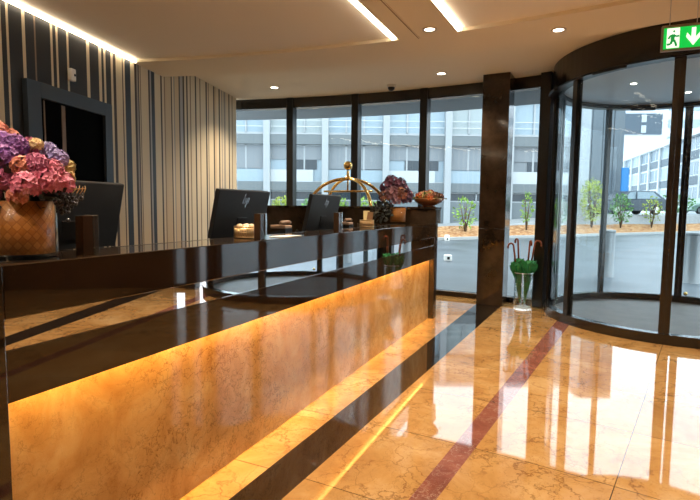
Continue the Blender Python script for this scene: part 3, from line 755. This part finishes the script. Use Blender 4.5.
# a few lobby pieces beyond the right edge that the polished counter mirrors
def lobby_chair(p, rz_, lab, first=None):
    if first: return copy_thing(first, p, rz_, lab)
    t = thing('lobby_chair', lab, 'chair', p, rz_, 'lobby chairs mirrored in the counter')
    MB().box(-.24, .24, -.24, .24, .42, .48).build('seat', M['walnut'], t, bevel=.015)
    MB().box(-.24, .24, .2, .25, .48, .88).build('backrest', M['walnut'], t, bevel=.015)
    for x in (-.2, .2):
        for y in (-.2, .2): MB().tube([(x, y, 0), (x, y, .42)], .018, 8).build('leg', M['bronze'], t)
    return t
lt_ = thing('lobby_table', 'dark lobby table mirrored in the near part of the counter', 'table', PO(11.6, 53.5))
MB().lathe([(1e-4, .71), (.45, .71), (.45, .74), (1e-4, .74)], 32).build('tabletop', M['walnut'], lt_)
MB().tube([(0, 0, .02), (0, 0, .71)], .035, 12).build('column', M['bronze'], lt_)
MB().lathe([(1e-4, 0), (.26, 0), (.26, .02), (1e-4, .03)], 24).build('foot', M['bronze'], lt_)
lc = lobby_chair(PO(11.0, 50.6), R(110), 'dark lobby chair on the window side of the lobby table')
lobby_chair(PO(12.3, 56.2), R(-40), 'dark lobby chair on the wall side of the lobby table', lc)

# ------------------------------------------------------------------ outside: ground, canopy
M['road'] = varied('wet_road', ['474e54', '5c646a', '3f464c'], .35, .38)
rd = MB(); rd.poly([(-30, 2, -.02), (60, 2, -.02), (60, 26, -.02), (-30, 40, -.02)])
gd = MB()
# keep the road outside the window wall
for i in range(40):
    a, b = -20+i*2.2, -20+(i+1)*2.2
    gd.quad(PO(facade(a, .07), a, -.012), PO(facade(b, .07), b, -.012), PO(50, b, -.012), PO(50, a, -.012))
o = struct('road', gd, M['road']); o['label'] = 'wet grey forecourt road outside the windows'
cn_ = MB(); cn_.sector(GR+.09, GR+1.65, 0, 72, 2.99, 3.25, 40, c=FC); o = struct('canopy', cn_, mat('canopy_soffit', '8d9499', .6)); o['label'] = 'grey canopy over the windows outside'
# planted bank, kerb, upper pavement: along a line across the view
Q0 = Vector((4.87, 21.6, 0)); QU = Vector((11.05, 6.4, 0)).normalized(); QN = Vector((-QU.y, QU.x, 0))
def QP(s, n, z): return Q0+QU*s+QN*n+Vector((0, 0, z))
kb = MB(); kb.hexa([QP(-9, -.25, -.01), QP(45, -.25, -.01), QP(45, 0, -.01), QP(-9, 0, -.01), QP(-9, -.25, .10), QP(45, -.25, .10), QP(45, 0, .10), QP(-9, 0, .10)])
o = struct('kerb', kb, mat('kerb_stone', 'a8aaa8', .7)); o['label'] = 'pale kerb in front of the planted bank'
mu = MB()
for i in range(60):
    for j in range(4):
        q = []
        for (a, b) in ((i, j), (i+1, j), (i+1, j+1), (i, j+1)):
            random.seed(a*31+b); q.append(QP(-9+a*.9, b*.5, .08+b*.095+random.uniform(-.03, .03)))
        mu.quad(*q)
random.seed(11)
bark = mat('bark_mulch', 'a86a34', .9); t = NT(bark); ge = t.node('ShaderNodeNewGeometry'); vv = t.node('ShaderNodeTexVoronoi', Scale=9.0); t.link(ge.outputs['Position'], vv.inputs['Vector'])
t.link(t.ramp(vv.outputs['Color'], [(.2, '865630'), (.5, 'a87848'), (.8, 'c09a70')]), t.b.inputs['Base Color'])
o = mu.build('mulch_bed', bark); o['kind'] = 'stuff'; tag(o, 'orange bark mulch bank across the road', 'mulch')
pv = MB()
def pz(s_): return .34+.68*min(1, max(0, (s_-3)/8))
for i in range(40):
    a, b = -9+i*1.3, -9+(i+1)*1.3
    pv.quad(QP(a, 1.98, .3), QP(b, 1.98, .3), QP(b, 2.12, pz(b)), QP(a, 2.12, pz(a)))
    pv.quad(QP(a, 2.12, pz(a)), QP(b, 2.12, pz(b)), QP(b, 60, pz(b)+.1), QP(a, 60, pz(a)+.1))
o = struct('pavement', pv, mat('upper_pavement', '9a9ea0', .6)); o['label'] = 'pale upper street beyond the mulch bank'

# bollards
def bollard(p, lab, first=None):
    if first: return copy_thing(first, p, 0, lab)
    t = thing('bollard', lab, 'bollard', p, 0, 'steel bollards outside the entrance')
    MB().lathe([(.16, -.01), (.16, .0), (.145, .01), (.145, .86)], 28).build('post', mat('bollard_steel', '85898b', .38, .35), t)
    MB().lathe([(.145, .86), (.15, .865), (.15, .905), (.14, .915), (1e-4, .92)], 28).build('cap', mat('bollard_cap', '8c8f90', .5, .6), t)
    return t
b1 = bollard(Vector((5.02, 9.95, -.012)), 'steel bollard outside, seen behind the left rear stile of the round door')
bollard(Vector((6.2, 9.18, -.012)), 'steel bollard outside at the right edge, right of the door stiles', b1)
# white marker blocks on the forecourt
for (x, y, lab) in ((2.43, 12.6, 'nearer white marker block on the road left of the pillar'), (3.9, 20.5, 'farther white marker block on the road left of the pillar')):
    t = thing('marker_block', lab, 'marker', (x, y, -.012), 0, 'white road markers')
    MB().box(-.09, .09, -.09, .09, 0, .15 if y < 15 else .24).build('body', M['white'], t, bevel=.02)
    MB().box(-.03, .03, -.094, -.089, .04, .11).build('dark_plate', M['black'], t)

# shrubs
LG = petal('bright_leaves', ['4f7a24', '7aa23a', '9cbc54', '3f6420']); LY = petal('yellow_green_leaves', ['8a9c34', 'b0bc58', '6a8a2c']); LM = petal('mid_green_leaves', ['3c6a34', '5a8a48', '76a45c'])
BARKM = mat('twig_bark', '5a4632', .8)
def shrub(px, d, z0, h, w, mt, lab, n=220, sz=.22):
    x = (px-350)/F*d; t = thing('shrub', lab, 'shrub', (x, d, z0), random.uniform(0, 6), 'shrubs on the mulch bank')
    leaves(MB(), (0, 0, h*.58), (w, w, h*.46), int(n*1.6), sz*.6).build('leaves', mt, t, weld=False)
    tr_ = MB()
    for i in range(4):
        a = i*1.6; tr_.tube([(0, 0, -.05), (w*.3*math.cos(a), w*.3*math.sin(a), h*.5), (w*.55*math.cos(a), w*.55*math.sin(a), h*.85)], [.035, .025, .01], 6)
    tr_.build('stems', BARKM, t)
shrub(465, 23.0, .22, 1.55, .5, LG, 'young leafy shrub seen left of the pillar', 110)
shrub(526, 25.0, .28, 1.75, .28, LG, 'slim bright shrub seen above the umbrella handles', 110, .20)
shrub(559, 26.4, .30, 1.6, .4, LM, 'faint shrub seen through the left curved door glass', 90)
shrub(591, 28.0, .32, 2.6, .62, LY, 'tall yellow green bush left of the parked dark car', 420, .24)
shrub(620, 29.0, .34, 1.85, .55, LM, 'round mid green shrub in front of the dark car door', 240)
shrub(651, 30.1, .34, 1.75, .5, LY, 'sparse yellow green shrub in front of the dark car tail', 110)
shrub(674, 38.0, 1.0, 1.5, 1.2, LM, 'green hedge bush beyond the tail of the dark car', 300, .3)
for i, (px, d, lab) in enumerate(((282, 27.5, 'low yellow green bush behind the first and middle monitors'), (312, 27.2, 'green bush outside left of the trolley arch'), (338, 27.6, 'bush seen inside the trolley arch'), (366, 27.2, 'bush seen under the right trolley hoop'))):
    shrub(px, d, 0, 1.75, .62, (LY, LM, LG, LG)[i], lab, 260, .26)

# ------------------------------------------------------------------ outside: buildings
def building(name, lab, org, udir):
    u = Vector(udir).normalized(); return thing(name, lab, 'building', org, math.atan2(u.y, u.x)), u
WHT = mat('facade_white', '9fa6ab', .6); GRY = mat('facade_grey', '6b7479', .6); BLD = mat('blind_grey', '7d858c', .6); PALE = mat('window_pale_blue', '8fa3b0', .25); DKW = mat('window_dark', '2e3a44', .15); LGW = mat('window_curtain', '98a4a8', .5)
WHT2 = mat('parapet_white', 'b4bbc0', .5)
B1, u = building('office_building', 'long white and grey office block across the road, behind the left windows', (13.3, 29.0, .70), (-1, 0, 0))
# local x runs away to the left, local +Y is towards us (north-east flip): use -Y as depth
L1 = 44.0
s_ = 1 if Vector((-math.sin(B1.rotation_euler.z), math.cos(B1.rotation_euler.z))).dot(Vector((0, -1))) > 0 else -1
def bb(mb, x0, x1, d0, d1, z0, z1): return mb.box(x0, x1, min(s_*d0, s_*d1), max(s_*d0, s_*d1), z0, z1)
bb(MB(), 0, L1, -2.6, -.25, -.7, 8.0).build('body', GRY, B1)
bb(MB(), -.1, L1, -2.7, .2, 8.0, 8.3).build('roof_edge', WHT, B1)
bb(MB(), 0, L1, -.25, .10, 4.08, 4.62).build('spandrel', GRY, B1)
bb(MB(), 0, L1, -.25, .12, 4.62, 4.70).build('ledge', WHT, B1)
bb(MB(), 0, L1, -.25, .06, 6.6, 8.0).build('spandrel', GRY, B1)
bb(MB(), 0, L1, -.25, .04, 1.5, 2.0).build('spandrel', GRY, B1)
bb(MB(), 0, L1, -.25, .05, -.7, .95).build('plinth', GRY, B1)
XS = [0, 4.22, 7.69, 11.16, 14.57, 17.84, 21.2, 24.6, 28.0, 31.4, 34.8, 38.2]
for i, x in enumerate(XS):
    bb(MB(), x, x+(.52 if i == 0 else .36), -.25, .22, -.7, 8.0).build('column', WHT, B1)
    if i == len(XS)-1: break
    a, b = x+(.52 if i == 0 else .36), XS[i+1]
    for (z0, z1, kind) in ((4.70, 6.6, 0), (2.0, 4.08, 1), (.95, 1.5, 2)):
        f_ = bb(bb(MB(), a, b, -.22, -.12, z0, z0+.07), a, b, -.22, -.12, z1-.07, z1)
        for q in ((.33, .36), (.66, .69)) if kind != 2 else ((.5, .52),):
            f_ = bb(f_, a+(b-a)*q[0], a+(b-a)*q[1], -.22, -.12, z0, z1)
        w_ = f_.build('window', WHT, B1)
        bb(MB(), a, b, -.24, -.2, z0, z1).build('pane', ((PALE, LGW, PALE)[i % 3], PALE if i % 3 else BLD, DKW)[kind], w_)
        if kind == 1:
            if i % 2: bb(MB(), a, b, -.2, -.14, z0+.75, z1).build('roller_blind', BLD, w_)
            else: bb(MB(), a+.3, b-.9, -.2, -.15, z0+.7, z0+1.25).build('open_pane', DKW, w_); bb(MB(), a, b, -.2, -.14, z0+1.25, z1).build('roller_blind', BLD, w_)
            bb(MB(), a+.5 if i % 2 == 0 else a, b, -.12, -.06, z0, z0+.68).build('parapet_panel', (WHT2, PALE)[i % 2], w_)
        if kind == 0:
            rl = MB()
            for k in range(2): bb(rl, a, b, .05, .08, z0+.35+.35*k, z0+.37+.35*k)
            rl.build('railing', M['steel'], w_)
B2, u2 = building('dark_block', 'dark blue grey windowless block between the white office and the street', (16.7, 36.0, .95), (1.0, .06, 0))
MB().box(0, 2.35, 0, 7, 0, 11.4).build('body', mat('slate_cladding', '4f585f', .35), B2)
pn_ = MB()
for i in range(3): pn_.box(.04+i*.78, .76+i*.78, -.06, 0, .2, 11.3)
pn_.build('cladding_panels', mat('slate_panel', '59636b', .25), B2)
sg = thing('blue_sign', 'tall blue sign panel on the street beyond the dark block', 'sign', (18.75, 35.2, 1.0))
MB().box(-.25, .25, -.06, .06, 1.2, 3.2).build('panel', mat('blue_panel', '1f78b8', .4), sg, bevel=.02); MB().box(-.06, .06, -.05, .05, 0, 1.0).build('post', WHT, sg); MB().box(-.25, .25, -.06, .06, .0, 1.18).build('lower_panel', WHT, sg)
B3, u3 = building('terrace_building', 'long pale building with window bands along the street at right', (42.6, 83, 1.0), (33-42.6, 48-83, 0))
lb = math.hypot(9.6, 35)+16
s3 = 1 if Vector((-math.sin(B3.rotation_euler.z), math.cos(B3.rotation_euler.z))).dot(Vector((-1, -.3))) > 0 else -1
def b3(mb, x0, x1, d0, d1, z0, z1): return mb.box(x0, x1, min(s3*d0, s3*d1), max(s3*d0, s3*d1), z0, z1)
WH3 = mat('terrace_white', 'bcc1c6', .6); PN1 = mat('pane_slate', '6a7a86', .25); PN2 = mat('pane_curtain', '93a0a8', .4)
b3(MB(), -6, lb, -10, 0, 0, 7.6).build('body', WH3, B3)
b3(MB(), -6, lb, -10, .5, 7.6, 8.2).build('roof_edge', mat('roof_white', 'c8cccf', .6), B3)
for f_ in range(3):
    z0 = .4+f_*2.5
    b3(MB(), -6, lb, 0, .08, z0, z0+.8).build('spandrel', mat('band_blue_grey', '515d68', .5), B3)
    for k in range(14):
        x = -5.8+k*(lb+6)/14; w_ = b3(b3(MB(), x, x+3.9, 0, .05, z0+.85, z0+.95), x+1.9, x+2.05, 0, .05, z0+.9, z0+2.2).build('window', WH3, B3)
        b3(MB(), x, x+3.9, .0, .03, z0+.9, z0+2.25).build('pane', (PN1, PN2, PN1)[k % 3], w_)
for k in range(15):
    x = -6+k*(lb+6)/14; b3(MB(), x-.2, x+.2, 0, .25, 0, 7.6).build('pilaster', WH3, B3)
B4, u4 = building('tall_building', 'tall pale tower behind the terrace, with a dark grey glazed panel', (40, 100, 1.0), (1.0, -.05, 0))
MB().box(-4, 60, 0, 14, 0, 24).build('body', mat('tower_pale', 'b9bec6', .6), B4)
pnl = MB().box(12.1, 19.2, -.3, 0, 14.8, 18.7).build('dark_glazing', mat('tower_glass', '3d4a56', .3), B4)
MB().box(15.3, 16.2, -.4, -.3, 17.1, 18.5).box(15.3, 16.2, -.4, -.3, 15.1, 16.5).build('light_squares', WHT, B4)
for k in range(5):
    MB().box(20.5, 58, -.25, 0, 6.5+k*3.2, 8.0+k*3.2).build('window_band', mat('tower_band', '8a97a2', .4), B4)

# ------------------------------------------------------------------ cars
def car(p, rz_, paint, lab, L=4.2, estate=True):
    t = thing('parked_car', lab, 'car', p, rz_)
    # side profile in local x (nose at -L/2), extruded over width, glasshouse narrower
    def loft(prof, hw, name, mt, inset=None):
        mb = MB(); n = len(prof); b_ = len(mb.v)
        ws = inset or [hw]*n
        for s in (-1, 1):
            for (x, z), w in zip(prof, ws): mb.v.append((x, s*w, z))
        mb.f.append(tuple(b_+i for i in range(n))); mb.mi.append(0); mb.sm.append(False)
        mb.f.append(tuple(b_+n+i for i in reversed(range(n)))); mb.mi.append(0); mb.sm.append(False)
        for i in range(n):
            j = (i+1) % n; mb.f.append((b_+i, b_+n+i, b_+n+j, b_+j)); mb.mi.append(0); mb.sm.append(False)
        return mb.build(name, mt, t, bevel=.03)
    h = L/2
    loft([(-h, .35), (-h+.02, .62), (-h+.25, .74), (-h+1.15, .90), (h-.1, .98), (h, .80), (h, .38), (h-.3, .24), (-h+.3, .22)], .86, 'body', paint)
    gp = [(-h+1.05, .90), (-h+1.75, 1.42), (-h+2.2, 1.48), (h-.75, 1.46), (h-.12, .97)]
    loft(gp, .8, 'cabin', paint, [.80, .64, .62, .62, .78])
    for s in (-1, 1):
        g = MB(); q = [(-h+1.35, .96), (-h+1.83, 1.36), (-h+2.2, 1.41), (h-.9, 1.39), (h-.45, 1.0)]
        for a, b_ in ((0, 2), (2, 4)): pass
        g.poly([(x, s*(.80-(z-.90)*.29+.012), z) for x, z in q]); g.build('side_window', mat('car_glass', '7a8b95', .1), t)
        MB().box(-.03, .03, s*.80-.02, s*.80+.02, .95, 1.38).build('door_pillar', paint, t)
        for x in (-h+.8, h-.8):
            MB().tube([(x, s*.70, .31), (x, s*.88, .31)], .31, 24).build('tyre', M['rubber'], t)
            MB().tube([(x, s*.86, .31), (x, s*.89, .31)], .19, 18).build('hubcap', M['steel'], t)
        MB().box(h-.16, h+.01, s*.62-.16, s*.62+.16, .72, .92).build('tail_light', mat('tail_red', 'a01818', .3), t, bevel=.02)
        MB().box(-h-.01, -h+.2, s*.6-.16, s*.6+.16, .55, .68).build('headlight', M['silver'], t, bevel=.02)
    return t
paint1 = mat('dark_grey_paint', '3c4650', .25, .2)
car((17.25, 32.0, 1.03), R(12), paint1, 'dark grey parked car beyond the mulch bank', 4.4)
car((31.9, 46.0, 1.06), R(8), mat('pale_green_paint', '8fa89c', .25), 'pale green parked car at the right edge beyond the door', 4.3)
